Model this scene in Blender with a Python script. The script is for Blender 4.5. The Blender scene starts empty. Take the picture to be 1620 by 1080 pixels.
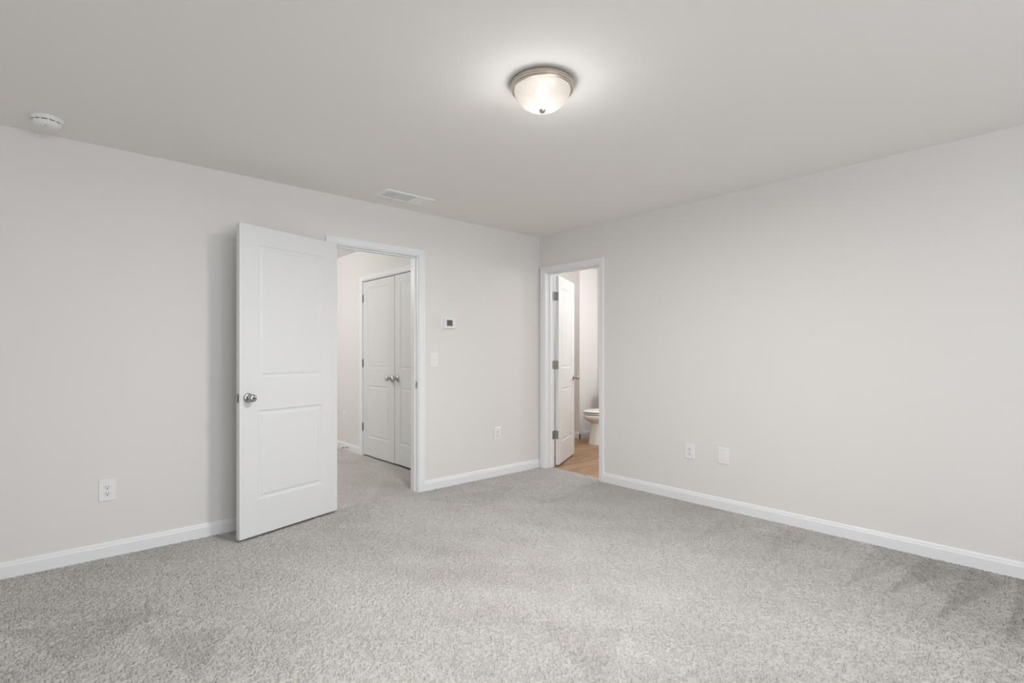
import bpy, bmesh, math
import numpy as np
from mathutils import Vector, Matrix

PI = math.pi
S = bpy.context.scene
COL = S.collection

# ------------------------------------------------------------------ camera
CAM_POS = (-3.913, -3.914, 1.213)
cam_d = bpy.data.cameras.new('camera')
cam_d.sensor_width = 36.0
cam_d.lens = 820.0 / 1620.0 * 36.0
cam_d.shift_y = 18.0 / 1620.0
cam_d.clip_start = 0.02
cam = bpy.data.objects.new('camera', cam_d)
cam.location = CAM_POS
# heading: forward = (0.668, 0.744)
cam.rotation_euler = (PI / 2, 0, -math.atan2(0.66820, 0.74397))
COL.objects.link(cam)
S.camera = cam

# ------------------------------------------------------------------ exposure
S.view_settings.view_transform = 'Standard'
S.view_settings.look = 'None'
S.view_settings.gamma = 1.0
S.view_settings.use_curve_mapping = False
S.view_settings.exposure = 0.05
try:
    S.cycles.use_denoising = True
    S.cycles.max_bounces = 10
    S.cycles.diffuse_bounces = 8
    S.cycles.sample_clamp_indirect = 4.0
    S.cycles.caustics_reflective = False
    S.cycles.caustics_refractive = False
except Exception:
    pass

# ------------------------------------------------------------------ sky
W = bpy.data.worlds.new('sky')
S.world = W
W.use_nodes = True
bg = W.node_tree.nodes['Background']
bg.inputs[0].default_value = (0.75, 0.86, 1.0, 1)
bg.inputs[1].default_value = 1.0

# light strengths
P_WIN, P_HALL, P_VAN, P_BULB, P_LAMP, P_BATH, P_SKY = 86.0, 46.0, 37.0, 9.0, 37.0, 10.0, 1.0
bg.inputs[1].default_value = P_SKY

# room dimensions (metres)
H = 2.44
XL = -5.30          # wall behind the left edge of the photo
YB = -6.70          # window wall behind the camera
TL, TR = 0.117, 0.135
HX0 = -3.60         # hall
HX1 = -1.11
HY1 = 4.6

# ------------------------------------------------------------------ large lights: daylight through the two windows behind the camera
WIN = [(-4.40, -3.20), (-2.90, -1.70)]
WZ0, WZ1 = 0.62, 2.08


def area(name, loc, rot, sx, sy, power, col):
    d = bpy.data.lights.new(name, 'AREA')
    d.shape = 'RECTANGLE'
    d.size, d.size_y = sx, sy
    d.energy = power
    d.color = col
    o = bpy.data.objects.new(name, d)
    o.location = loc
    o.rotation_euler = rot
    COL.objects.link(o)
    return o


for a, b in WIN:
    area('window_daylight', ((a + b) / 2, YB - 0.32, (WZ0 + WZ1) / 2 + 0.1), (PI / 2, 0, 0), b - a + 0.1, WZ1 - WZ0 + 0.2, P_WIN, (0.90, 0.95, 1.0))


def lamp_point(name, loc, power, col, r=0.06):
    d = bpy.data.lights.new(name, 'POINT')
    d.energy = power
    d.color = col
    d.shadow_soft_size = r
    o = bpy.data.objects.new(name, d)
    o.location = loc
    COL.objects.link(o)
    return o


lamp_point('hall_lamp', (-2.9, 2.3, 2.2), P_HALL, (1.0, 0.985, 0.965), 0.2)
lamp_point('vanity_lamp', (1.7, -0.64, 2.0), P_VAN, (1.0, 0.985, 0.965), 0.10)
lamp_point('bathroom_fill', (0.95, 1.5, 2.25), P_BATH, (1.0, 0.985, 0.965), 0.12)  # unseen fill light, added to brighten the far end of the bathroom
BULB_STRENGTH = P_BULB


# ------------------------------------------------------------------ materials
def mat(name, color, rough=0.5, metal=0.0, spec=0.5, bump=None, coat=0.0):
    m = bpy.data.materials.new(name)
    m.use_nodes = True
    nt = m.node_tree
    p = nt.nodes['Principled BSDF']
    p.inputs['Base Color'].default_value = (*color, 1)
    p.inputs['Roughness'].default_value = rough
    p.inputs['Metallic'].default_value = metal
    p.inputs['Specular IOR Level'].default_value = spec
    p.inputs['Coat Weight'].default_value = coat
    if bump:
        scale, dist, strength = bump
        tc = nt.nodes.new('ShaderNodeTexCoord')
        n = nt.nodes.new('ShaderNodeTexNoise')
        n.inputs['Scale'].default_value = scale
        n.inputs['Detail'].default_value = 3
        b = nt.nodes.new('ShaderNodeBump')
        b.inputs['Distance'].default_value = dist
        b.inputs['Strength'].default_value = strength
        nt.links.new(tc.outputs['Object'], n.inputs['Vector'])
        nt.links.new(n.outputs['Fac'], b.inputs['Height'])
        nt.links.new(b.outputs['Normal'], p.inputs['Normal'])
    return m


M_WALL = mat('wall_paint', (0.74, 0.722, 0.704), 0.75, spec=0.25, bump=(260, 0.0006, 0.25))
M_CEIL = mat('ceiling_paint', (0.84, 0.82, 0.80), 0.9, spec=0.1, bump=(200, 0.0008, 0.3))
M_HALLW = mat('hall_wall_paint', (0.74, 0.73, 0.718), 0.75, spec=0.25, bump=(260, 0.0006, 0.25))
M_BATHW = mat('bathroom_wall_paint', (0.74, 0.738, 0.735), 0.7, spec=0.25, bump=(260, 0.0006, 0.25))
M_TRIM = mat('trim_white', (0.80, 0.81, 0.825), 0.38, spec=0.4)
M_DOOR = mat('door_white', (0.70, 0.706, 0.714), 0.42, spec=0.4, bump=(90, 0.0004, 0.1))
M_PLATE = mat('plate_white', (0.80, 0.80, 0.80), 0.35)
M_PLATE_GREY = mat('receptacle_white', (0.78, 0.78, 0.785), 0.3)
M_SLOT = mat('slot_dark', (0.03, 0.03, 0.03), 0.6)
M_NICKEL = mat('brushed_nickel', (0.46, 0.455, 0.445), 0.27, metal=1.0)
M_NICKEL_WARM = mat('brushed_nickel_lamp', (0.62, 0.56, 0.50), 0.30, metal=1.0)
M_STEEL = mat('satin_steel', (0.50, 0.49, 0.47), 0.38, metal=1.0)
M_LATCH = mat('latch_metal', (0.30, 0.29, 0.28), 0.4, metal=1.0)
M_HINGE = mat('hinge_satin', (0.36, 0.355, 0.34), 0.42, metal=1.0)
M_HINGE_DARK = mat('hinge_pewter', (0.27, 0.265, 0.25), 0.45, metal=1.0)  # darker metal of the closet hinges
M_DARKMETAL = mat('dark_metal', (0.12, 0.12, 0.12), 0.4, metal=0.8)
M_SCREEN = mat('lcd_screen', (0.11, 0.125, 0.115), 0.18)
M_SCREEN_LIGHT = mat('lcd_status_bar', (0.22, 0.24, 0.22), 0.2)
M_PORC = mat('porcelain', (0.82, 0.82, 0.815), 0.12, coat=0.4)
M_SEAT = mat('seat_plastic', (0.83, 0.82, 0.80), 0.22)
M_VINYL = mat('vent_white', (0.86, 0.865, 0.87), 0.45)
M_DETECT = mat('detector_white', (0.78, 0.78, 0.77), 0.5)
M_DUCT = mat('duct_grey', (0.74, 0.745, 0.75), 0.7)
M_RUBBER = mat('rubber_grey', (0.16, 0.16, 0.16), 0.7)
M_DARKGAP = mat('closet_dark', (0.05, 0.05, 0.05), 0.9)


def wood_mat():
    m = bpy.data.materials.new('vinyl_plank')
    m.use_nodes = True
    nt = m.node_tree
    N = nt.nodes
    L = nt.links
    p = N['Principled BSDF']
    p.inputs['Roughness'].default_value = 0.42
    tc = N.new('ShaderNodeTexCoord')
    br = N.new('ShaderNodeTexBrick')
    br.offset = 0.37
    br.inputs['Scale'].default_value = 1.0
    br.inputs['Brick Width'].default_value = 1.22
    br.inputs['Row Height'].default_value = 0.155
    br.inputs['Mortar Size'].default_value = 0.0022
    br.inputs['Mortar Smooth'].default_value = 0.2
    br.inputs['Color1'].default_value = (0.30, 0.30, 0.30, 1)
    br.inputs['Color2'].default_value = (0.75, 0.75, 0.75, 1)
    br.inputs['Mortar'].default_value = (0, 0, 0, 1)
    L.new(tc.outputs['Object'], br.inputs['Vector'])
    mp = N.new('ShaderNodeMapping')
    mp.inputs['Scale'].default_value = (1.6, 14.0, 1.0)
    L.new(tc.outputs['Object'], mp.inputs['Vector'])
    nz = N.new('ShaderNodeTexNoise')
    nz.inputs['Scale'].default_value = 2.2
    nz.inputs['Detail'].default_value = 6
    nz.inputs['Distortion'].default_value = 0.6
    L.new(mp.outputs['Vector'], nz.inputs['Vector'])
    ad = N.new('ShaderNodeMix')
    ad.data_type = 'FLOAT'
    ad.inputs[0].default_value = 0.35
    L.new(nz.outputs['Fac'], ad.inputs[2])
    L.new(br.outputs['Color'], ad.inputs[3])
    rp = N.new('ShaderNodeValToRGB')
    e = rp.color_ramp.elements
    e[0].position = 0.30
    e[0].color = (0.155, 0.080, 0.038, 1)
    e[1].position = 0.66
    e[1].color = (0.46, 0.295, 0.17, 1)
    L.new(ad.outputs[0], rp.inputs['Fac'])
    L.new(rp.outputs['Color'], p.inputs['Base Color'])
    bm_ = N.new('ShaderNodeBump')
    bm_.inputs['Distance'].default_value = 0.001
    bm_.inputs['Strength'].default_value = 0.3
    L.new(br.outputs['Fac'], bm_.inputs['Height'])
    bm_.invert = True
    L.new(bm_.outputs['Normal'], p.inputs['Normal'])
    return m


M_WOOD = wood_mat()


def carpet_mat():
    m = bpy.data.materials.new('carpet_pile')
    m.use_nodes = True
    nt = m.node_tree
    N = nt.nodes
    L = nt.links
    p = N['Principled BSDF']
    p.inputs['Roughness'].default_value = 1.0
    p.inputs['Specular IOR Level'].default_value = 0.0
    p.inputs['Sheen Weight'].default_value = 0.08
    tc = N.new('ShaderNodeTexCoord')
    at = N.new('ShaderNodeAttribute')
    at.attribute_name = 'nap_shade'
    # yarn tone variation, strand scale
    n1 = N.new('ShaderNodeTexNoise')
    n1.inputs['Scale'].default_value = 120.0
    n1.inputs['Detail'].default_value = 2
    L.new(tc.outputs['Object'], n1.inputs['Vector'])
    r1 = N.new('ShaderNodeValToRGB')
    r1.color_ramp.elements[0].position = 0.33
    r1.color_ramp.elements[0].color = (0.46, 0.442, 0.424, 1)
    r1.color_ramp.elements[1].position = 0.58
    r1.color_ramp.elements[1].color = (0.57, 0.553, 0.535, 1)
    L.new(n1.outputs['Fac'], r1.inputs['Fac'])
    # nap: brushed one way or the other, plus painted corner dimming
    mx = N.new('ShaderNodeMix')
    mx.data_type = 'RGBA'
    mx.blend_type = 'MULTIPLY'
    mx.inputs[0].default_value = 1.0
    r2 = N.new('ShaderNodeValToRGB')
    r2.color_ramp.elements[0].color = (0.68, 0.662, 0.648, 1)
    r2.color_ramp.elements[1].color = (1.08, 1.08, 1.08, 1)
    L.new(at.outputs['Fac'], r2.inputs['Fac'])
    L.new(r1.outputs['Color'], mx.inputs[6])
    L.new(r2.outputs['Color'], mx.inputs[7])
    L.new(mx.outputs[2], p.inputs['Base Color'])
    n2 = N.new('ShaderNodeTexNoise')
    n2.inputs['Scale'].default_value = 260.0
    n2.inputs['Detail'].default_value = 2
    L.new(tc.outputs['Object'], n2.inputs['Vector'])
    b = N.new('ShaderNodeBump')
    b.inputs['Distance'].default_value = 0.004
    b.inputs['Strength'].default_value = 0.6
    L.new(n2.outputs['Fac'], b.inputs['Height'])
    L.new(b.outputs['Normal'], p.inputs['Normal'])
    return m


M_CARPET = carpet_mat()


def bowl_mat():
    m = bpy.data.materials.new('frosted_glass_bowl')
    m.use_nodes = True
    nt = m.node_tree
    N = nt.nodes
    L = nt.links
    N.remove(N['Principled BSDF'])
    out = N['Material Output']
    tr = N.new('ShaderNodeBsdfTranslucent')
    tr.inputs[0].default_value = (0.26, 0.25, 0.235, 1)
    tp = N.new('ShaderNodeBsdfTransparent')
    tp.inputs[0].default_value = (1.0, 0.98, 0.95, 1)
    gl = N.new('ShaderNodeBsdfGlossy')
    gl.inputs['Roughness'].default_value = 0.25
    em = N.new('ShaderNodeEmission')
    em.inputs[0].default_value = (1.0, 0.94, 0.88, 1)
    em.inputs[1].default_value = 0.0
    m1 = N.new('ShaderNodeMixShader')
    m1.inputs[0].default_value = 0.07
    L.new(tr.outputs[0], m1.inputs[1])
    L.new(tp.outputs[0], m1.inputs[2])
    m2 = N.new('ShaderNodeMixShader')
    m2.inputs[0].default_value = 0.04
    L.new(m1.outputs[0], m2.inputs[1])
    L.new(gl.outputs[0], m2.inputs[2])
    ad = N.new('ShaderNodeAddShader')
    L.new(m2.outputs[0], ad.inputs[0])
    L.new(em.outputs[0], ad.inputs[1])
    L.new(ad.outputs[0], out.inputs['Surface'])
    return m


M_BOWL = bowl_mat()


def emit_mat(name, col, s):
    m = bpy.data.materials.new(name)
    m.use_nodes = True
    nt = m.node_tree
    nt.nodes.remove(nt.nodes['Principled BSDF'])
    e = nt.nodes.new('ShaderNodeEmission')
    e.inputs[0].default_value = (*col, 1)
    e.inputs[1].default_value = s
    nt.links.new(e.outputs[0], nt.nodes['Material Output'].inputs['Surface'])
    return m


M_BULB = emit_mat('lit_bulb', (1.0, 0.93, 0.84), BULB_STRENGTH)
M_LED = emit_mat('led_green', (0.2, 0.7, 0.3), 0.4)


def glass_mat():
    m = bpy.data.materials.new('window_glass')
    m.use_nodes = True
    nt = m.node_tree
    N = nt.nodes
    L = nt.links
    N.remove(N['Principled BSDF'])
    tp = N.new('ShaderNodeBsdfTransparent')
    gl = N.new('ShaderNodeBsdfGlossy')
    gl.inputs['Roughness'].default_value = 0.02
    mx = N.new('ShaderNodeMixShader')
    mx.inputs[0].default_value = 0.05
    L.new(tp.outputs[0], mx.inputs[1])
    L.new(gl.outputs[0], mx.inputs[2])
    L.new(mx.outputs[0], N['Material Output'].inputs['Surface'])
    return m


M_GLASS = glass_mat()


# ------------------------------------------------------------------ helpers
def link(name, bm, m, parent=None, smooth=None, loc=None, rot=None, bevel=None):
    me = bpy.data.meshes.new(name)
    bmesh.ops.remove_doubles(bm, verts=bm.verts[:], dist=1e-6)
    bmesh.ops.recalc_face_normals(bm, faces=bm.faces[:])
    bm.to_mesh(me)
    bm.free()
    me.materials.append(m)
    o = bpy.data.objects.new(name, me)
    COL.objects.link(o)
    if parent is not None:
        o.parent = parent
    if loc is not None:
        o.location = loc
    if rot is not None:
        o.rotation_euler = rot
    if bevel:
        md = o.modifiers.new('bevel', 'BEVEL')
        md.width = bevel
        md.segments = 2
        md.limit_method = 'ANGLE'
        md.angle_limit = math.radians(35)
    if smooth is not None:
        for p in me.polygons:
            p.use_smooth = True
        md = o.modifiers.new('edges', 'EDGE_SPLIT')
        md.split_angle = math.radians(smooth)
    return o


def empty(name, loc=(0, 0, 0), rz=0.0):
    o = bpy.data.objects.new(name, None)
    o.empty_display_size = 0.05
    o.location = loc
    o.rotation_euler = (0, 0, rz)
    COL.objects.link(o)
    return o


def tag(o, label, cat, group=None, kind=None):
    if label:
        o['label'] = label
    if cat:
        o['category'] = cat
    if group:
        o['group'] = group
    if kind:
        o['kind'] = kind
    return o


def struct(o, label, cat):
    return tag(o, label, cat, kind='structure')


def box(bm, x0, x1, y0, y1, z0, z1):
    v = [bm.verts.new((x, y, z)) for x in (x0, x1) for y in (y0, y1) for z in (z0, z1)]
    for f in ((0, 1, 3, 2), (4, 6, 7, 5), (0, 4, 5, 1), (2, 3, 7, 6), (0, 2, 6, 4), (1, 5, 7, 3)):
        bm.faces.new([v[i] for i in f])


def boxes(*bb):
    bm = bmesh.new()
    for b in bb:
        box(bm, *b)
    return bm


def lathe(bm, prof, seg=40, axis='Z', origin=(0, 0, 0), cap0=True, cap1=True, sx=1.0, sy=1.0):
    """prof: list of (radius, height) revolved about the axis through origin"""
    ox, oy, oz = origin
    rings = []
    for r, h in prof:
        ring = []
        if r < 1e-6:
            pts = [(0.0, 0.0)]
        else:
            pts = [(r * math.cos(2 * PI * i / seg) * sx, r * math.sin(2 * PI * i / seg) * sy) for i in range(seg)]
        for a, b in pts:
            if axis == 'Z':
                p = (ox + a, oy + b, oz + h)
            elif axis == 'Y':
                p = (ox + a, oy + h, oz + b)
            else:
                p = (ox + h, oy + a, oz + b)
            ring.append(bm.verts.new(p))
        rings.append(ring)
    for A, B in zip(rings, rings[1:]):
        if len(A) == 1 and len(B) == 1:
            continue
        for i in range(seg):
            j = (i + 1) % seg
            if len(A) == 1:
                bm.faces.new((A[0], B[i], B[j]))
            elif len(B) == 1:
                bm.faces.new((A[i], A[j], B[0]))
            else:
                bm.faces.new((A[i], A[j], B[j], B[i]))
    if cap0 and len(rings[0]) > 1:
        bm.faces.new(list(reversed(rings[0])))
    if cap1 and len(rings[-1]) > 1:
        bm.faces.new(rings[-1])


def lathed(prof, seg=40, **k):
    bm = bmesh.new()
    lathe(bm, prof, seg, **k)
    return bm


def sweep_u(prof, w0, w1, ztop, zbot, place):
    """mitred U (two legs and a head) of a profile [(outward offset, depth)] round an opening w0..w1"""
    bm = bmesh.new()
    stations = []
    for sx, top in ((-1, False), (-1, True), (1, True), (1, False)):
        ring = []
        for o, d in prof:
            w = (w0 - o) if sx < 0 else (w1 + o)
            z = (ztop + o) if top else zbot
            ring.append(bm.verts.new(place(w, d, z)))
        stations.append(ring)
    n = len(prof)
    for A, B in zip(stations, stations[1:]):
        for i in range(n):
            j = (i + 1) % n
            bm.faces.new((A[i], A[j], B[j], B[i]))
    bm.faces.new(stations[0])
    bm.faces.new(list(reversed(stations[-1])))
    return bm


CASING = [(0.0, 0.0), (0.0, 0.009), (0.004, 0.012), (0.014, 0.0125), (0.018, 0.0145), (0.034, 0.016), (0.044, 0.0175),
          (0.052, 0.018), (0.0565, 0.016), (0.057, 0.012), (0.057, 0.0)]
BASE = [(0.0, -0.012), (0.0145, -0.012), (0.0145, 0.060), (0.0125, 0.066), (0.0105, 0.070), (0.0100, 0.077), (0.007, 0.083), (0.003, 0.086), (0.0, 0.086)]


def baseboard(name, p0, p1, n, label, m=None):
    """profile run from p0 to p1, n = unit vector out of the wall"""
    bm = bmesh.new()
    A = [bm.verts.new((p0[0] + n[0] * d, p0[1] + n[1] * d, z)) for d, z in BASE]
    B = [bm.verts.new((p1[0] + n[0] * d, p1[1] + n[1] * d, z)) for d, z in BASE]
    k = len(BASE)
    for i in range(k):
        j = (i + 1) % k
        bm.faces.new((A[i], A[j], B[j], B[i]))
    bm.faces.new(A)
    bm.faces.new(list(reversed(B)))
    return struct(link(name, bm, m or M_TRIM), label, 'baseboard')


# ------------------------------------------------------------------ room shell
# door openings (finished, between jambs)
DA0, DA1 = -2.262, -1.503     # main door, along x in the left wall
DB0, DB1 = -0.797, -0.083     # bathroom door, along y in the right wall
DH = 2.054                    # head height
DC0, DC1 = 0.36, 1.862        # closet, along y in the hall wall
DHC = 2.062
JT = 0.018                    # jamb board thickness

bm = boxes((XL - 0.12, DA0 - JT, 0, TL, -0.02, H), (DA1 + JT, TR, 0, TL, -0.02, H), (DA0 - JT, DA1 + JT, 0, TL, DH + JT, H))
struct(link('wall_left', bm, M_WALL), 'long beige wall with the open white door', 'wall')
bm = boxes((0, TR, YB - 0.12, DB0 - JT, -0.02, H), (0, TR, DB1 + JT, 0, -0.02, H), (0, TR, DB0 - JT, DB1 + JT, DH + JT, H),
           (0, TR, TL, HY1, -0.02, H))
struct(link('wall_right', bm, M_WALL), 'beige wall with the bathroom doorway and two plates', 'wall')
bb = [(XL - 0.12, 0, YB - 0.14, YB, -0.02, WZ0), (XL - 0.12, 0, YB - 0.14, YB, WZ1, H)]
xs = [XL - 0.12] + [v for w in WIN for v in w] + [0]
for i in range(0, len(xs), 2):
    bb.append((xs[i], xs[i + 1], YB - 0.14, YB, WZ0, WZ1))
struct(link('wall_back', boxes(*bb), M_WALL), 'beige window wall opposite the open white door', 'wall')
struct(link('wall_side', boxes((XL - 0.12, XL, YB, 0, -0.02, H)), M_WALL), 'plain beige side wall beside the window wall', 'wall')
# hall
bm = boxes((HX1, HX1 + 0.115, TL, DC0 - JT, -0.02, H), (HX1, HX1 + 0.115, DC1 + JT, HY1, -0.02, H), (HX1, HX1 + 0.115, DC0 - JT, DC1 + JT, DHC + JT, H))
struct(link('wall_hall_closet', bm, M_HALLW), 'hallway wall around the closet double doors', 'wall')
struct(link('wall_hall_side', boxes((HX0 - 0.1, HX0, TL, HY1, -0.02, H)), M_HALLW), 'hallway wall opposite the closet double doors', 'wall')
struct(link('wall_hall_end', boxes((HX0 - 0.1, 0, HY1, HY1 + 0.1, -0.02, H)), M_HALLW), 'far end wall of the hallway', 'wall')
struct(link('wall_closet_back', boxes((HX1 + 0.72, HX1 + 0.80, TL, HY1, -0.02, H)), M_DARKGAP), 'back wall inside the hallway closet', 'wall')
# bathroom
BXW, BYW = 1.731, 0.93
BX1, BY0, BY1 = 2.13, -1.6, 2.6
struct(link('wall_bath_corner', boxes((BXW, BX1 + 0.12, BYW, BY1, -0.02, H)), M_BATHW), 'bathroom wall corner beside the toilet', 'wall')
struct(link('wall_bath_side', boxes((BX1, BX1 + 0.12, BY0, BYW, -0.02, H)), M_BATHW), 'bathroom wall behind the toilet tank', 'wall')
struct(link('wall_bath_end', boxes((TR, BX1 + 0.12, BY1, BY1 + 0.1, -0.02, H)), M_BATHW), 'end wall of the bathroom beyond the open door', 'wall')
struct(link('wall_bath_near', boxes((TR, BX1 + 0.12, BY0 - 0.1, BY0, -0.02, H)), M_BATHW), 'near end wall of the bathroom', 'wall')

struct(link('ceiling', boxes((XL - 0.12, BX1 + 0.12, YB - 0.14, HY1 + 0.1, H, H + 0.1)), M_CEIL), 'plain matt ceiling with the round light', 'ceiling')
struct(link('floor_bathroom', boxes((0.085, BX1 + 0.12, BY0 - 0.1, BY1 + 0.1, -0.06, -0.004)), M_WOOD), 'brown wood plank floor in the bathroom', 'floor')


# ------------------------------------------------------------------ carpet: tufted pile as real relief
def hash2(ix, iy, k):
    h = (ix.astype(np.int64) * 374761393 + iy.astype(np.int64) * 668265263 + k * 1274126177) & 0x7FFFFFFF
    h = ((h ^ (h >> 13)) * 1274126177) & 0x7FFFFFFF
    h = (h ^ (h >> 16)) & 0xFFFFFF
    return h / float(0xFFFFFF)


def vnoise(x, y, k):
    ix, iy = np.floor(x), np.floor(y)
    fx, fy = x - ix, y - iy
    fx, fy = fx * fx * (3 - 2 * fx), fy * fy * (3 - 2 * fy)
    a, b = hash2(ix, iy, k), hash2(ix + 1, iy, k)
    c, d = hash2(ix, iy + 1, k), hash2(ix + 1, iy + 1, k)
    return (a * (1 - fx) + b * fx) * (1 - fy) + (c * (1 - fx) + d * fx) * fy


def fbm(x, y, k, o=3):
    s, a, t = 0, 1.0, 0
    for i in range(o):
        s = s + a * vnoise(x * 2 ** i + 17.3 * i, y * 2 ** i - 9.1 * i, k + i)
        t += a
        a *= 0.5
    return s / t


TUFT = 0.0115


def tufts(x, y):
    """height 0..1 of the pile: packed yarn tufts parted by narrow slits"""
    gx, gy = x / TUFT, y / TUFT
    cx, cy = np.floor(gx), np.floor(gy)
    f1 = np.full(x.shape, 9.0)
    f2 = np.full(x.shape, 9.0)
    hh = np.zeros(x.shape)
    for ax in (-1, 0, 1):
        for ay in (-1, 0, 1):
            ix, iy = cx + ax, cy + ay
            dx = gx - (ix + 0.5 + (hash2(ix, iy, 1) - 0.5) * 0.95)
            dy = gy - (iy + 0.5 + (hash2(ix, iy, 2) - 0.5) * 0.95)
            ang = hash2(ix, iy, 3) * PI
            u = dx * np.cos(ang) + dy * np.sin(ang)
            v = -dx * np.sin(ang) + dy * np.cos(ang)
            d = np.sqrt((u / 1.2) ** 2 + (v / 0.85) ** 2)
            m = d < f1
            f2 = np.where(m, f1, np.minimum(f2, d))
            hh = np.where(m, hash2(ix, iy, 4), hh)
            f1 = np.where(m, d, f1)
    e = np.clip((f2 - f1) / 0.42, 0, 1)
    e = e * e * (3 - 2 * e)
    slit = np.clip((vnoise(x / 0.012, y / 0.012, 90) - 0.30) / 0.25, 0, 1)      # tufts that lean together leave no slit
    return (1.0 - (1.0 - e) * (0.15 + 0.85 * slit)) * (0.82 + 0.18 * hh)


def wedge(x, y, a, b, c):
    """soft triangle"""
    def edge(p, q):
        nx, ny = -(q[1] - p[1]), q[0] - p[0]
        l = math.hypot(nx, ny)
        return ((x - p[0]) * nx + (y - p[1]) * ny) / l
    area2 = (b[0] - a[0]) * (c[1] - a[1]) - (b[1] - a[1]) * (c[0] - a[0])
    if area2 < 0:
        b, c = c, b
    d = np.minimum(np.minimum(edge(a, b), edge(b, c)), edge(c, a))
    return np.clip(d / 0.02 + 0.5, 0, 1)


def nap_shade_field(x, y):
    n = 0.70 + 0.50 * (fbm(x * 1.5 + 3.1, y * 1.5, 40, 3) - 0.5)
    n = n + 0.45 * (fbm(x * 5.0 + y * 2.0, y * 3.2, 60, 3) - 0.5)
    # vacuum cleaner strokes, pile patches and the painted corner dimming
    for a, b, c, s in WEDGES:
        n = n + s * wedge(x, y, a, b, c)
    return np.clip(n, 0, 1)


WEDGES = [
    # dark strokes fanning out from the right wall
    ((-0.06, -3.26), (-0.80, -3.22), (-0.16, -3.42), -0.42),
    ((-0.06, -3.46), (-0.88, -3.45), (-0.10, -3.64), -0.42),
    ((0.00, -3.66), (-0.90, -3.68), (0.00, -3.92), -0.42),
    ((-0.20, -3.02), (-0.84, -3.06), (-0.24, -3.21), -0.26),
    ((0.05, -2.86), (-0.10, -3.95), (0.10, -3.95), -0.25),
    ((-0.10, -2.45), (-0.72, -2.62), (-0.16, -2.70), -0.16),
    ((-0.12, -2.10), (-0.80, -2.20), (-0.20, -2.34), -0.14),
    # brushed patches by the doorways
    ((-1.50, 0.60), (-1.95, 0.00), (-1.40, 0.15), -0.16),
    # light falloff in the near right corner, painted as darker pile
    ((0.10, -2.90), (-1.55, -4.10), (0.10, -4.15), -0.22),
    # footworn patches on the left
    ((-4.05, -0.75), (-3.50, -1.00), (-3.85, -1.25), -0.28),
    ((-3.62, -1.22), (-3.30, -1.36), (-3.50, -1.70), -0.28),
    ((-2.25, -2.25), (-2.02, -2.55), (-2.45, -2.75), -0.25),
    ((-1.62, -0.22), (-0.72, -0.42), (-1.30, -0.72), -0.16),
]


def carpet():
    patches = [(-4.45, 0.0, -4.15, 0.0, 0.0039), (XL, -4.45, YB, 0.0, 0.022), (-4.45, 0.0, YB, -4.15, 0.022), (HX0, HX1 + 0.73, 0.0, HY1, 0.011), (0.0, 0.088, DB0, DB1, 0.0055)]
    V, F, NAP_SHADE = [], [], []
    base = 0
    for x0, x1, y0, y1, st in patches:
        nx, ny = max(2, int(round((x1 - x0) / st)) + 1), int(round((y1 - y0) / st)) + 1
        X, Y = np.meshgrid(np.linspace(x0, x1, nx), np.linspace(y0, y1, ny), indexing='ij')
        x, y = X.ravel(), Y.ravel()
        t = tufts(x, y)
        z = -0.0135 + 0.0140 * t + 0.002 * (fbm(x * 150, y * 150, 7, 2) - 0.5)
        V.append(np.stack([x, y, z], 1))
        NAP_SHADE.append(nap_shade_field(x, y))
        idx = base + np.arange(nx * ny).reshape(nx, ny)
        F.append(np.stack([idx[:-1, :-1], idx[1:, :-1], idx[1:, 1:], idx[:-1, 1:]], -1).reshape(-1, 4))
        base += nx * ny
    V, F, NAP_SHADE = np.concatenate(V).astype(np.float32), np.concatenate(F).astype(np.int32), np.concatenate(NAP_SHADE).astype(np.float32)
    me = bpy.data.meshes.new('floor')
    me.vertices.add(len(V))
    me.vertices.foreach_set('co', V.ravel())
    me.loops.add(F.size)
    me.loops.foreach_set('vertex_index', F.ravel())
    me.polygons.add(len(F))
    me.polygons.foreach_set('loop_start', np.arange(0, F.size, 4, dtype=np.int32))
    me.polygons.foreach_set('use_smooth', np.ones(len(F), dtype=bool))
    me.update(calc_edges=True)
    at = me.attributes.new('nap_shade', 'FLOAT', 'POINT')
    at.data.foreach_set('value', NAP_SHADE)
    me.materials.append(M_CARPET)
    o = bpy.data.objects.new('floor', me)
    COL.objects.link(o)
    struct(o, 'greige tufted carpet covering the bedroom and hallway', 'carpet')


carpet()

# ------------------------------------------------------------------ baseboards
CW = 0.057 + 0.006
baseboard('baseboard_left', (XL, 0), (DA0 - CW, 0), (0, -1), 'white baseboard along the long wall, left of the open door')
baseboard('baseboard_left', (DA1 + CW, 0), (-0.002, 0), (0, -1), 'white baseboard between the main doorway and the room corner')
baseboard('baseboard_right', (0, YB), (0, DB0 - CW), (-1, 0), 'white baseboard along the wall right of the bathroom doorway')
baseboard('baseboard_back', (XL, YB), (0, YB), (0, 1), 'white baseboard under the windows')
baseboard('baseboard_side', (XL, YB), (XL, 0), (1, 0), 'white baseboard on the plain side wall')
baseboard('baseboard_hall', (HX1, DC1 + CW), (HX1, HY1), (-1, 0), 'white baseboard in the hallway beyond the closet doors')
baseboard('baseboard_hall', (HX0, TL), (HX0, HY1), (1, 0), 'white baseboard on the hallway wall facing the closet')
baseboard('baseboard_bathroom', (BXW - 0.0145, BYW), (BX1, BYW), (0, -1), 'white baseboard on the bathroom wall beside the toilet')
baseboard('baseboard_bathroom', (BXW, BYW - 0.0145), (BXW, BY1), (-1, 0), 'white baseboard past the bathroom wall corner')


baseboard('baseboard_bathroom', (BX1, BY0), (BX1, BYW), (-1, 0), 'white baseboard on the bathroom wall behind the toilet tank')


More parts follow.
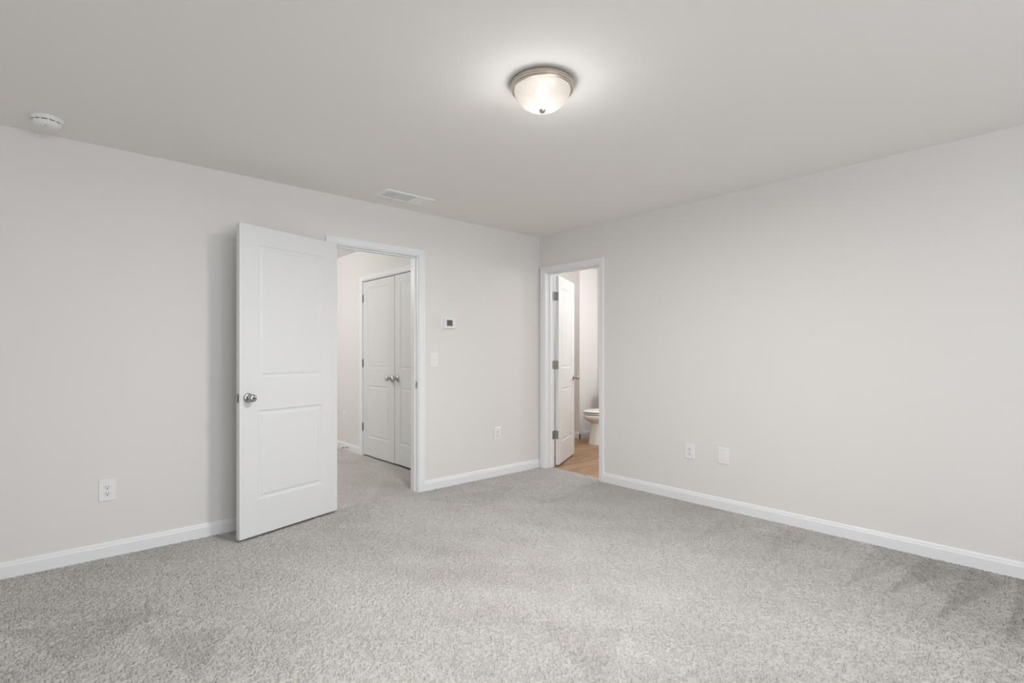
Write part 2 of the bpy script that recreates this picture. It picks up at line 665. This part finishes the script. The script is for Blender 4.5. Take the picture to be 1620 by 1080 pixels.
# ------------------------------------------------------------------ door frames
def frame_set(name, label, place, w0, w1, head, depth, stop0, stop1, strike=None, far_casing=True):
    """place(w, d, z): d = 0 at the near wall face, positive out of the wall towards the viewer's room"""
    root = empty(name)
    struct(root, label, 'door frame')
    r = 0.006
    link('casing', sweep_u([(o + r, d) for o, d in CASING], w0, w1, head, -0.012, place), M_TRIM, root)
    if far_casing:
        link('casing', sweep_u([(o + r, -depth - d) for o, d in CASING], w0, w1, head, -0.012, place), M_TRIM, root)
    link('jamb', sweep_u([(0, 0.0005), (JT, 0.0005), (JT, -depth - 0.0005), (0, -depth - 0.0005)], w0, w1, head, -0.012, place), M_TRIM, root)
    link('stop_moulding', sweep_u([(-0.011, stop0), (0.0, stop0), (0.0, stop1), (-0.009, stop1), (-0.011, stop1 - 0.003 * (1 if stop1 > stop0 else -1))], w0, w1, head, -0.012, place), M_TRIM, root)
    return root


f1 = frame_set('trim_1', 'white casing around the main doorway to the hallway', lambda w, d, z: (w, -d, z), DA0, DA1, DH, TL, -0.036, -0.072)
sp = link('strike_plate', boxes((DA1 - 0.0012, DA1 + 0.001, 0.001, 0.0345, 0.902, 0.962)), M_STEEL, f1)
sp['label'] = 'satin metal strike plate'
link('latch_hole', boxes((DA1 - 0.0016, DA1 + 0.001, 0.016, 0.023, 0.927, 0.941)), M_SLOT, sp)
frame_set('trim_2', 'white casing around the bathroom doorway', lambda w, d, z: (-d, w, z), DB0, DB1, DH, TR, -TR + 0.072, -TR + 0.037)
frame_set('trim_3', 'white casing around the closet double doors in the hallway', lambda w, d, z: (HX1 - d, w, z), DC0, DC1, DHC, 0.115, -0.040, -0.075, far_casing=False)


# ------------------------------------------------------------------ doors
def slab_mesh(w, h, t, panels):
    """two-panel moulded slab, x 0..w, y 0..t, z 0..h; panels = [(x0, x1, z0, z1)] sunk on both faces"""
    bm = bmesh.new()
    rings = [(0.0, 0.0), (0.005, 0.0045), (0.013, 0.0065), (0.020, 0.0065), (0.030, 0.0028), (0.038, 0.0020)]
    x0, x1 = panels[0][0], panels[0][1]
    zs = [0.0]
    for p in panels:
        zs += [p[2], p[3]]
    zs.append(h)
    xs = [0.0, x0, x1, w]
    for side in (0, 1):
        def P(x, z, d):
            y = d if side == 0 else t - d
            return bm.verts.new((x, y, z))
        for i in range(3):
            for j in range(len(zs) - 1):
                is_panel = i == 1 and j % 2 == 1
                a, b, c, d = xs[i], xs[i + 1], zs[j], zs[j + 1]
                if not is_panel:
                    f = [P(a, c, 0), P(b, c, 0), P(b, d, 0), P(a, d, 0)]
                    bm.faces.new(f)
                else:
                    prev = None
                    for off, dep in rings:
                        cur = [P(a + off, c + off, dep), P(b - off, c + off, dep), P(b - off, d - off, dep), P(a + off, d - off, dep)]
                        if prev:
                            for k in range(4):
                                l = (k + 1) % 4
                                bm.faces.new((prev[k], prev[l], cur[l], cur[k]))
                        prev = cur
                    bm.faces.new(prev)
    bmesh.ops.remove_doubles(bm, verts=bm.verts[:], dist=1e-6)
    # rim
    rim = [(0.0, z) for z in zs] + [(x, h) for x in xs[1:]] + [(w, z) for z in reversed(zs[:-1])] + [(x, 0.0) for x in reversed(xs[1:-1])]
    n = len(rim)
    for k in range(n):
        a, b = rim[k], rim[(k + 1) % n]
        bm.faces.new([bm.verts.new(q) for q in ((a[0], 0, a[1]), (b[0], 0, b[1]), (b[0], t, b[1]), (a[0], t, a[1]))])
    return bm


KNOB = [(0.0105, 0.0), (0.0105, 0.020), (0.013, 0.026), (0.021, 0.031), (0.0262, 0.038), (0.0278, 0.046), (0.0262, 0.054), (0.0205, 0.060), (0.0125, 0.0625), (0.0, 0.063)]
ROSE = [(0.033, 0.0), (0.033, 0.004), (0.030, 0.008), (0.022, 0.011), (0.013, 0.0125), (0.0, 0.0125)]


def knob(parent, x, z, y, sign, keyhole=True, m=None, s=1.0):
    k = link('doorknob', lathed([(r * s, h * sign * s + 0.008 * sign) for r, h in KNOB], 32, axis='Y', origin=(x, y, z)), m or M_NICKEL, parent, smooth=50)
    k['label'] = 'satin nickel doorknob'
    link('rosette', lathed([(r * s, h * sign) for r, h in ROSE], 36, axis='Y', origin=(x, y, z)), m or M_NICKEL, k, smooth=40)
    if keyhole:
        link('privacy_button', lathed([(0.005, 0.071 * sign), (0.005, 0.0735 * sign), (0.0, 0.0738 * sign)], 14, axis='Y', origin=(x, y, z)), M_DARKMETAL, k)
    return k


def hinge(parent, x, y, z, plates, h=0.089, m=None):
    m = m or M_HINGE
    """knuckle barrel at x, y centred on z; plates = list of boxes"""
    bm = bmesh.new()
    for i in range(5):
        z0 = z - h / 2 + i * h / 5 + 0.0006
        lathe(bm, [(0.0062, 0), (0.0062, h / 5 - 0.0012)], 14, origin=(x, y, z0))
    o = link('hinge', bm, m, parent, smooth=40)
    o['label'] = 'satin metal butt hinge'
    for p in plates:
        lf = link('hinge_leaf', boxes(p), m, o)
    link('hinge_pin', lathed([(0.0045, -h / 2 - 0.004), (0.0045, h / 2), (0.0068, h / 2), (0.0068, h / 2 + 0.003), (0.003, h / 2 + 0.006), (0, h / 2 + 0.006)], 12, origin=(x, y, z)), m, o, smooth=40)
    return o


# main door, swung open against the wall
d1 = empty('door_1', (-2.262, -0.080, 0.0), math.radians(196.36))
struct(d1, 'white two-panel door standing open into the bedroom against the wall', 'door')
DW, DT = 0.767, 0.036
link('door_slab', slab_mesh(DW, 2.030, DT, [(0.141, 0.640, 0.232, 0.818), (0.141, 0.640, 1.032, 1.908)]), M_DOOR, d1, bevel=0.0015, loc=(0, -DT, 0.016))
# local y = 0 is the face towards the room
knob(d1, 0.710, 0.922, 0.0, 1, s=0.94)
knob(d1, 0.707, 0.922, -DT, -1, keyhole=False)
lp = link('latch_plate', boxes((DW - 0.0005, DW + 0.0012, -DT / 2 - 0.0125, -DT / 2 + 0.0125, 0.893, 0.951)), M_LATCH, d1)
link('latch_bolt', boxes((DW + 0.001, DW + 0.011, -DT / 2 - 0.008, -DT / 2 + 0.006, 0.912, 0.932)), M_LATCH, lp, bevel=0.002)
for hz in (0.27, 1.04, 1.83):
    hinge(d1, -0.004, -DT - 0.006, hz, [(-0.002, 0.0, -DT, -0.004, hz - 0.0445, hz + 0.0445)])

# bathroom door
A2 = math.radians(27.5)
d2 = empty('door_2', (0.168, -0.118, 0.0), A2)
struct(d2, 'white two-panel door standing open inside the bathroom', 'door')
link('door_slab', slab_mesh(0.700, 2.030, 0.035, [(0.125, 0.575, 0.232, 0.818), (0.125, 0.575, 1.032, 1.908)]), M_DOOR, d2, bevel=0.0015, loc=(0, 0, 0.012))
knob(d2, 0.64, 0.922, 0.0, -1)
knob(d2, 0.64, 0.922, 0.035, 1, keyhole=False)
lp = link('latch_plate', boxes((0.6995, 0.7012, 0.005, 0.030, 0.893, 0.951)), M_STEEL, d2)
link('latch_bolt', boxes((0.701, 0.711, 0.010, 0.024, 0.912, 0.932)), M_STEEL, lp, bevel=0.002)
inv = Matrix.Translation((0.168, -0.118, 0)) @ Matrix.Rotation(A2, 4, 'Z')
pin = inv.inverted() @ Vector((TR + 0.012, DB1 - 0.002, 0))
for hz in (0.335, 1.084, 1.820):
    hg = hinge(d2, pin.x, pin.y, hz, [(-0.0022, 0.0002, 0.003, 0.036, hz - 0.0445, hz + 0.0445)])
    # frame leaf, flat on the jamb
    bm = boxes((TR - 0.036, TR + 0.006, DB1 - 0.0022, DB1 + 0.0004, hz - 0.0445, hz + 0.0445))
    bm.transform(inv.inverted())
    link('hinge_leaf', bm, M_HINGE, hg)


# closet double doors in the hallway, doors hang 4 mm behind the casing line
def closet_door(name, y_hinge, sgn, label, with_hinges, zoff):
    d = empty(name, (HX1 + 0.001, y_hinge, zoff), -PI / 2 if sgn > 0 else PI / 2)
    struct(d, label, 'door')
    w = 0.744
    # local x runs along the door from its hinge; the hallway face is local y = 0
    if sgn > 0:
        sl = link('door_slab', slab_mesh(w, 2.035, 0.035, [(0.130, 0.625, 0.215, 0.822), (0.130, 0.625, 1.022, 1.955)]), M_DOOR, d, bevel=0.0015, loc=(0, 0, 0.014))
        ys, face = -1, 0.0
    else:
        sl = link('door_slab', slab_mesh(w, 2.035, 0.035, [(0.130, 0.625, 0.215, 0.822), (0.130, 0.625, 1.022, 1.955)]), M_DOOR, d, bevel=0.0015, loc=(0, -0.035, 0.014))
        ys, face = 1, 0.0
    knob(d, w - 0.060, 0.932, face, ys, keyhole=False, m=M_STEEL)
    if with_hinges:
        for hz in (0.335, 1.090, 1.855):
            hinge(d, -0.003, ys * 0.005, hz, [(0.0, 0.012, ys * 0.0005, ys * 0.0015, hz - 0.0445, hz + 0.0445)], m=M_HINGE_DARK)
    return d


closet_door('door_3', DC1 - 0.003, 1, 'closet door with visible hinges, farther leaf of the hallway pair', True, 0.0)
closet_door('door_4', DC0 + 0.003, -1, 'closet door nearer the bedroom doorway, right leaf of the hallway pair', True, 0.004)


# ------------------------------------------------------------------ windows behind the camera
def window(name, x0, x1, label):
    root = empty(name, ((x0 + x1) / 2, YB, WZ0))
    struct(root, label, 'window')
    w, h = x1 - x0, WZ1 - WZ0
    a, t = -w / 2, 0.045
    link('window_frame', boxes((a, a + t, -0.13, -0.02, 0, h), (-a - t, -a, -0.13, -0.02, 0, h), (a + t, -a - t, -0.13, -0.02, 0, t), (a + t, -a - t, -0.13, -0.02, h - t, h)), M_TRIM, root)
    for z0, z1, y in ((t, h / 2 + 0.02, -0.065), (h / 2 - 0.02, h - t, -0.10)):
        s = link('sash', boxes((a + t, a + t + 0.04, y, y + 0.03, z0, z1), (-a - t - 0.04, -a - t, y, y + 0.03, z0, z1),
                               (a + t + 0.04, -a - t - 0.04, y, y + 0.03, z0, z0 + 0.04), (a + t + 0.04, -a - t - 0.04, y, y + 0.03, z1 - 0.04, z1)), M_TRIM, root)
        link('pane', boxes((a + t + 0.03, -a - t - 0.03, y + 0.012, y + 0.016, z0 + 0.03, z1 - 0.03)), M_GLASS, s)
    link('window_sill', boxes((a - 0.03, -a + 0.03, -0.01, 0.03, -0.02, 0.0)), M_TRIM, root, bevel=0.003)


window('window_1', *WIN[0], 'white sash window in the window wall, nearer the side wall')
window('window_2', *WIN[1], 'white sash window in the window wall, nearer the bathroom wall')


# ------------------------------------------------------------------ ceiling light
LX, LY = -2.236, -2.253
cl = empty('ceiling_light', (LX, LY, H))
tag(cl, 'round flush ceiling light with nickel ring and glowing frosted glass bowl', 'ceiling light')
link('mounting_ring', lathed([(0.128, 0.0), (0.138, -0.001), (0.1395, -0.004), (0.1395, -0.010), (0.1435, -0.012), (0.1445, -0.015), (0.1440, -0.019), (0.1405, -0.0205),
                              (0.1405, -0.0225), (0.1425, -0.0245), (0.1420, -0.0285), (0.1385, -0.030), (0.1385, -0.032), (0.1405, -0.034), (0.1395, -0.038), (0.1360, -0.0395),
                              (0.1335, -0.0395), (0.1335, -0.030), (0.128, -0.028)], 96, cap0=False, cap1=False), M_NICKEL_WARM, cl, smooth=28)
prof = [(0.1275, -0.032), (0.1280, -0.040), (0.1250, -0.052), (0.1185, -0.066), (0.1085, -0.081), (0.0955, -0.095), (0.0785, -0.1075), (0.0570, -0.1170), (0.0340, -0.1225), (0.0120, -0.1240)]
bw = link('glass_bowl', lathed(prof, 96, cap0=False, cap1=False), M_BOWL, cl, smooth=60)
bw['label'] = 'glowing frosted white glass bowl'
fn = link('finial', lathed([(0.0, -0.1385), (0.006, -0.1375), (0.0115, -0.1345), (0.0135, -0.1300), (0.0150, -0.1275), (0.0150, -0.1240), (0.004, -0.122), (0.004, -0.09), (0.0, -0.09)], 24), M_NICKEL_WARM, cl, smooth=40)
fn['label'] = 'small round nickel finial'
link('reflector_pan', lathed([(0.0, -0.004), (0.126, -0.004), (0.126, -0.006), (0.0, -0.006)], 64), M_PLATE, cl)
for sgn in (-1,):
    link('bulb', lathed([(0.0, -0.096), (0.012, -0.094), (0.022, -0.088), (0.0275, -0.078), (0.0285, -0.066), (0.025, -0.052), (0.018, -0.040), (0.014, -0.030), (0.0, -0.030)], 24,
                        origin=(-0.034, -0.034, 0)), M_BULB, cl, smooth=60)

# the light it throws down into the room
ld_ = bpy.data.lights.new('ceiling_light_glow', 'AREA')
ld_.shape = 'DISK'
ld_.size = 0.27
ld_.energy = P_LAMP
ld_.color = (1.0, 0.985, 0.96)
lo_ = bpy.data.objects.new('ceiling_light_glow', ld_)
lo_.location = (LX, LY, H - 0.1405)
COL.objects.link(lo_)
lamp_point('ceiling_light_halo', (LX, LY, H - 0.075), 7.0, (1.0, 0.985, 0.96), 0.165)

# ------------------------------------------------------------------ smoke detector
sd = empty('smoke_detector', (-3.912, -0.268, H))
tag(sd, 'round white smoke detector on the ceiling near the long wall', 'smoke detector')
link('mounting_base', lathed([(0.070, 0.0), (0.071, -0.004), (0.068, -0.014), (0.062, -0.020), (0.0, -0.020)], 56, cap0=True), M_DETECT, sd, smooth=35)
vg = link('vent_gap', lathed([(0.058, -0.020), (0.058, -0.0245)], 56), M_SLOT, sd)
vg['label'] = 'dark slotted gap round the body'
cv = link('cover', lathed([(0.0615, -0.0245), (0.062, -0.027), (0.0595, -0.036), (0.054, -0.045), (0.046, -0.0495), (0.030, -0.0515), (0.0, -0.052)], 56), M_DETECT, sd, smooth=30)
for i in range(12):
    bm = boxes((0.0575, 0.0615, -0.004, 0.004, -0.0248, -0.0197))
    bm.transform(Matrix.Rotation(2 * PI * i / 12 + 0.1, 4, 'Z'))
    link('rib', bm, M_DETECT, sd)
link('test_button', lathed([(0.011, -0.050), (0.011, -0.0535), (0.009, -0.0545), (0.0, -0.0545)], 24, origin=(-0.018, -0.026, 0.0008)), M_PLATE_GREY, cv, smooth=35)
link('indicator_window', lathed([(0.0035, -0.050), (0.0035, -0.0525), (0.0, -0.053)], 12, origin=(-0.005, -0.040, 0.001)), M_DARKMETAL, cv)

# ------------------------------------------------------------------ ceiling air register
vx0, vx1, vy0, vy1 = -2.024, -1.596, -0.412, -0.205
av = empty('air_vent', ((vx0 + vx1) / 2, (vy0 + vy1) / 2, H))
tag(av, 'white rectangular ceiling air vent above the main doorway', 'air vent')
hw, hd = (vx1 - vx0) / 2, (vy1 - vy0) / 2
bm = bmesh.new()
fr = [((hw, hd), 0.0), ((hw, hd), -0.002), ((hw - 0.006, hd - 0.006), -0.007), ((hw - 0.026, hd - 0.026), -0.008), ((hw - 0.028, hd - 0.028), -0.005), ((hw - 0.028, hd - 0.028), -0.0002)]
prev = None
for (a, b), z in fr:
    cur = [bm.verts.new(q) for q in ((-a, -b, z), (a, -b, z), (a, b, z), (-a, b, z))]
    if prev:
        for k in range(4):
            l = (k + 1) % 4
            bm.faces.new((prev[k], prev[l], cur[l], cur[k]))
    prev = cur
link('vent_frame', bm, M_VINYL, av)
link('duct_face', boxes((-hw + 0.027, hw - 0.027, -hd + 0.027, hd - 0.027, -0.0015, -0.0003)), M_DUCT, av)
iw, idp = hw - 0.028, hd - 0.028
for xa, xb, tilt in ((-iw, -iw / 3 - 0.004, 1), (-iw / 3 + 0.004, iw / 3 - 0.004, 2), (iw / 3 + 0.004, iw, -1)):
    bm = bmesh.new()
    n = 11
    if tilt == 2:
        for i in range(n):
            y = -idp + (i + 0.5) * 2 * idp / n
            q = [(xa, y - 0.0062, -0.0064), (xb, y - 0.0062, -0.0064), (xb, y + 0.0060, -0.0051), (xa, y + 0.0060, -0.0051)]
            lo = [bm.verts.new(c) for c in q]
            hi = [bm.verts.new((c[0], c[1], c[2] + 0.0008)) for c in q]
            for f in ((lo[0], lo[1], lo[2], lo[3]), (hi[3], hi[2], hi[1], hi[0]), (lo[0], hi[0], hi[1], lo[1]), (lo[1], hi[1], hi[2], lo[2]), (lo[2], hi[2], hi[3], lo[3]), (lo[3], hi[3], hi[0], lo[0])):
                bm.faces.new(f)
    else:
        n = 8
        for i in range(n):
            x = xa + (i + 0.5) * (xb - xa) / n
            s = tilt
            q = [(x - 0.0066 * s, -idp, -0.0064), (x - 0.0066 * s, idp, -0.0064), (x + 0.0064 * s, idp, -0.0051), (x + 0.0064 * s, -idp, -0.0051)]
            lo = [bm.verts.new(c) for c in q]
            hi = [bm.verts.new((c[0], c[1], c[2] + 0.0008)) for c in q]
            for f in ((lo[0], lo[1], lo[2], lo[3]), (hi[3], hi[2], hi[1], hi[0]), (lo[0], hi[0], hi[1], lo[1]), (lo[1], hi[1], hi[2], lo[2]), (lo[2], hi[2], hi[3], lo[3]), (lo[3], hi[3], hi[0], lo[0])):
                bm.faces.new(f)
    link('louver_bank', bm, M_VINYL, av)
for x in (-iw / 3, iw / 3):
    link('divider_bar', boxes((x - 0.004, x + 0.004, -idp, idp, -0.0078, -0.001)), M_VINYL, av)


# ------------------------------------------------------------------ wall plates; local frame: x along the wall, y out of the wall, z up
def plate_mesh(w, h, t=0.006, e=0.004):
    bm = bmesh.new()
    prev = None
    for a, b, y in ((w / 2, h / 2, 0.0), (w / 2, h / 2, t * 0.35), (w / 2 - e * 0.4, h / 2 - e * 0.4, t * 0.75), (w / 2 - e, h / 2 - e, t)):
        cur = [bm.verts.new(q) for q in ((-a, y, -b), (a, y, -b), (a, y, b), (-a, y, b))]
        if prev:
            for k in range(4):
                l = (k + 1) % 4
                bm.faces.new((prev[k], prev[l], cur[l], cur[k]))
        else:
            bm.faces.new(list(reversed(cur)))
        prev = cur
    bm.faces.new(prev)
    return bm


def screw(parent, x, z, y):
    s = link('screw', lathed([(0.0032, y), (0.0032, y + 0.0006), (0.0022, y + 0.0012), (0.0, y + 0.0013)], 12, axis='Y', origin=(x, 0, z)), M_PLATE_GREY, parent)
    link('screw_slot', boxes((x - 0.0024, x + 0.0024, y + 0.0010, y + 0.00145, z - 0.0004, z + 0.0004)), M_SLOT, s)
    return s


PW, PH = 0.084, 0.128


def duplex(loc, rz, label, m=M_PLATE):
    o = empty('electrical_outlet', loc, rz)
    tag(o, label, 'outlet', 'duplex outlets on the walls')
    link('cover_plate', plate_mesh(PW, PH), m, o)
    for zc in (0.0195, -0.0195):
        bm = bmesh.new()
        pts = []
        for i in range(48):
            a = 2 * PI * i / 48
            x, z = 0.0172 * math.cos(a), 0.0172 * math.sin(a)
            z = max(-0.0142, min(0.0142, z))
            pts.append((x, z))
        f0 = [bm.verts.new((x, 0.005, zc + z)) for x, z in pts]
        f1 = [bm.verts.new((x, 0.0076, zc + z)) for x, z in pts]
        f2 = [bm.verts.new((x * 0.95, 0.0082, zc + z * 0.95)) for x, z in pts]
        for A, B in ((f0, f1), (f1, f2)):
            for i in range(48):
                j = (i + 1) % 48
                bm.faces.new((A[i], A[j], B[j], B[i]))
        bm.faces.new(f2)
        r = link('receptacle', bm, M_PLATE_GREY, o)
        for x, w, h in ((-0.0064, 0.0027, 0.0092), (0.0064, 0.0027, 0.0076)):
            link('blade_slot', boxes((x - w / 2, x + w / 2, 0.0078, 0.0086, zc + 0.003 - h / 2, zc + 0.003 + h / 2)), M_SLOT, r)
        link('ground_hole', lathed([(0.0031, 0.0078), (0.0031, 0.0086)], 14, axis='Y', origin=(0, 0, zc - 0.0078)), M_SLOT, r)
    screw(o, 0, 0, 0.006)
    return o


# facing -y (left wall): rz = pi ; facing -x (right wall): rz = pi/2
duplex((-3.643, 0.0, 0.394), PI, 'white duplex outlet low on the wall left of the open door')
duplex((-0.593, 0.0, 0.414), PI, 'white duplex outlet low on the wall between the two doorways')
duplex((0.0, -1.732, 0.410), PI / 2, 'white duplex outlet beside the blank plate, nearer the bathroom doorway')
duplex((HX1, 2.372, 0.414), PI / 2, 'white duplex outlet in the hallway beyond the closet doors')
duplex((BXW, 1.455, 0.410), PI / 2, 'white outlet inside the bathroom seen through the door hinge gap')

bp = empty('blank_plate', (0.0, -2.016, 0.412), PI / 2)
tag(bp, 'plain white wall plate right of the duplex outlet', 'wall plate')
link('cover_plate', plate_mesh(PW + 0.004, PH), M_PLATE, bp)
link('insert', boxes((-0.0165, 0.0165, 0.0055, 0.0066, -0.034, 0.034)), M_PLATE_GREY, bp, bevel=0.0005)
for z in (0.048, -0.048):
    screw(bp, 0, z, 0.006)

ls = empty('light_switch', (-1.336, 0.0, 1.150), PI)
tag(ls, 'white toggle light switch on the wall right of the main doorway', 'light switch')
link('cover_plate', plate_mesh(PW, PH), M_PLATE, ls)
sr = link('switch_collar', boxes((-0.0055, 0.0055, 0.0055, 0.0066, -0.0125, 0.0125)), M_PLATE_GREY, ls)
bm = boxes((-0.0036, 0.0036, 0.004, 0.0145, -0.0042, 0.0042))
bm.transform(Matrix.Translation((0, 0.004, 0)) @ Matrix.Rotation(math.radians(28), 4, 'X') @ Matrix.Translation((0, -0.004, 0)))
link('toggle', bm, M_PLATE, ls, bevel=0.001)
for z in (0.0302, -0.0302):
    screw(ls, 0, z, 0.006)

th = empty('thermostat', (-1.188, 0.0, 1.481), PI)
tag(th, 'white thermostat with small dark screen right of the main doorway', 'thermostat')
link('wall_plate', plate_mesh(0.150, 0.108, 0.005, 0.003), M_PLATE, th, bevel=0.001)
tb = link('housing', plate_mesh(0.128, 0.094, 0.026, 0.004), M_PLATE_GREY, th, loc=(-0.004, 0.004, 0))
sc = link('screen', boxes((-0.034, 0.028, 0.0290, 0.0306, -0.026, 0.030)), M_SCREEN, th)
sc['label'] = 'dark grey display'
link('status_bar', boxes((-0.034, 0.028, 0.0300, 0.0310, -0.026, -0.016)), M_SCREEN_LIGHT, sc)

# ------------------------------------------------------------------ spring door stop on the hallway baseboard
ds = empty('door_stop', (HX1 - 0.0145, 2.245, 0.040), PI / 2)
tag(ds, 'small grey spring door stop on the hallway baseboard', 'door stop')
link('base', lathed([(0.010, 0.0), (0.010, 0.003), (0.006, 0.006), (0.0, 0.006)], 18, axis='Y'), M_STEEL, ds)
bm = bmesh.new()
turns, steps, R, r = 14, 10, 0.0048, 0.0012
ringsv = []
for i in range(turns * steps + 1):
    a = 2 * PI * i / steps
    y = 0.005 + 0.058 * i / (turns * steps)
    c = Vector((R * math.cos(a), y, R * math.sin(a)))
    n1 = Vector((math.cos(a), 0, math.sin(a)))
    n2 = Vector((0, 1, 0))
    ringsv.append([bm.verts.new(c + r * (n1 * math.cos(b) + n2 * math.sin(b))) for b in [2 * PI * k / 6 for k in range(6)]])
for A, B in zip(ringsv, ringsv[1:]):
    for k in range(6):
        l = (k + 1) % 6
        bm.faces.new((A[k], A[l], B[l], B[k]))
link('spring', bm, M_STEEL, ds, smooth=60)
link('rubber_tip', lathed([(0.0070, 0.061), (0.0078, 0.066), (0.0072, 0.075), (0.0, 0.076)], 18, axis='Y'), M_RUBBER, ds, smooth=40)


# ------------------------------------------------------------------ toilet (faces -x), centre line y = 0.50
def loft(sections, seg=48, cap0=True, cap1=True):
    """sections: (z, x_front, x_back, half width, exponent)"""
    bm = bmesh.new()
    rings = []
    for z, xf, xb, hw_, ex in sections:
        cx_, rx = (xf + xb) / 2, (xb - xf) / 2
        ring = []
        for i in range(seg):
            a = 2 * PI * i / seg
            c, s = math.cos(a), math.sin(a)
            ring.append(bm.verts.new((cx_ + rx * math.copysign(abs(c) ** (2 / ex), c), hw_ * math.copysign(abs(s) ** (2 / ex), s), z)))
        rings.append(ring)
    for A, B in zip(rings, rings[1:]):
        for i in range(seg):
            j = (i + 1) % seg
            bm.faces.new((A[i], A[j], B[j], B[i]))
    if cap0:
        bm.faces.new(list(reversed(rings[0])))
    if cap1:
        bm.faces.new(rings[-1])
    return bm


TX = 1.392   # front of the bowl
tl = empty('toilet', (TX, 0.50, 0.0))
tag(tl, 'white toilet in the bathroom, seen side-on past the open door', 'toilet')
link('pedestal', loft([(-0.004, 0.078, 0.62, 0.105, 3.4), (0.02, 0.080, 0.62, 0.103, 3.4), (0.10, 0.095, 0.60, 0.098, 3.2), (0.20, 0.112, 0.60, 0.096, 3.2), (0.275, 0.122, 0.60, 0.098, 3.0)]), M_PORC, tl, smooth=50)
link('bowl', loft([(0.255, 0.150, 0.60, 0.092, 2.8), (0.272, 0.118, 0.60, 0.102, 2.6), (0.300, 0.070, 0.60, 0.138, 2.4), (0.330, 0.018, 0.60, 0.172, 2.3), (0.342, 0.004, 0.60, 0.180, 2.25), (0.368, 0.0, 0.60, 0.181, 2.25), (0.385, 0.002, 0.60, 0.180, 2.25), (0.390, 0.008, 0.595, 0.175, 2.25)]), M_PORC, tl, smooth=50)
st = link('seat', loft([(0.398, 0.024, 0.46, 0.170, 2.25), (0.402, 0.006, 0.462, 0.184, 2.25), (0.411, 0.005, 0.462, 0.185, 2.25), (0.415, 0.020, 0.46, 0.174, 2.25)]), M_SEAT, tl, smooth=40)
for y in (-0.12, 0.12):
    link('bumper', boxes((0.10, 0.13, y - 0.008, y + 0.008, 0.3895, 0.398)), M_SEAT, st)
    link('hinge_post', boxes((0.44, 0.475, y - 0.02, y + 0.02, 0.389, 0.432)), M_SEAT, tl, bevel=0.004)
ld = link('lid', loft([(0.4225, 0.028, 0.46, 0.168, 2.25), (0.427, 0.007, 0.462, 0.184, 2.25), (0.434, 0.007, 0.462, 0.184, 2.25), (0.441, 0.020, 0.455, 0.176, 2.25), (0.448, 0.070, 0.43, 0.140, 2.2), (0.450, 0.16, 0.38, 0.06, 2.1)]), M_SEAT, tl, smooth=40)
link('bumper', boxes((0.10, 0.13, -0.01, 0.01, 0.4165, 0.4245)), M_SEAT, ld)
link('tank', loft([(0.385, 0.570, 0.735, 0.190, 5.0), (0.41, 0.560, 0.738, 0.200, 6.0), (0.70, 0.548, 0.742, 0.215, 6.0), (0.735, 0.548, 0.742, 0.215, 6.0)]), M_PORC, tl, smooth=40)
tk = link('tank_lid', loft([(0.735, 0.540, 0.749, 0.224, 6.0), (0.752, 0.538, 0.750, 0.226, 6.0), (0.768, 0.545, 0.747, 0.220, 6.0)]), M_PORC, tl, smooth=40)
link('flush_lever', boxes((0.530, 0.545, 0.09, 0.16, 0.665, 0.678)), M_NICKEL, tl, bevel=0.004)
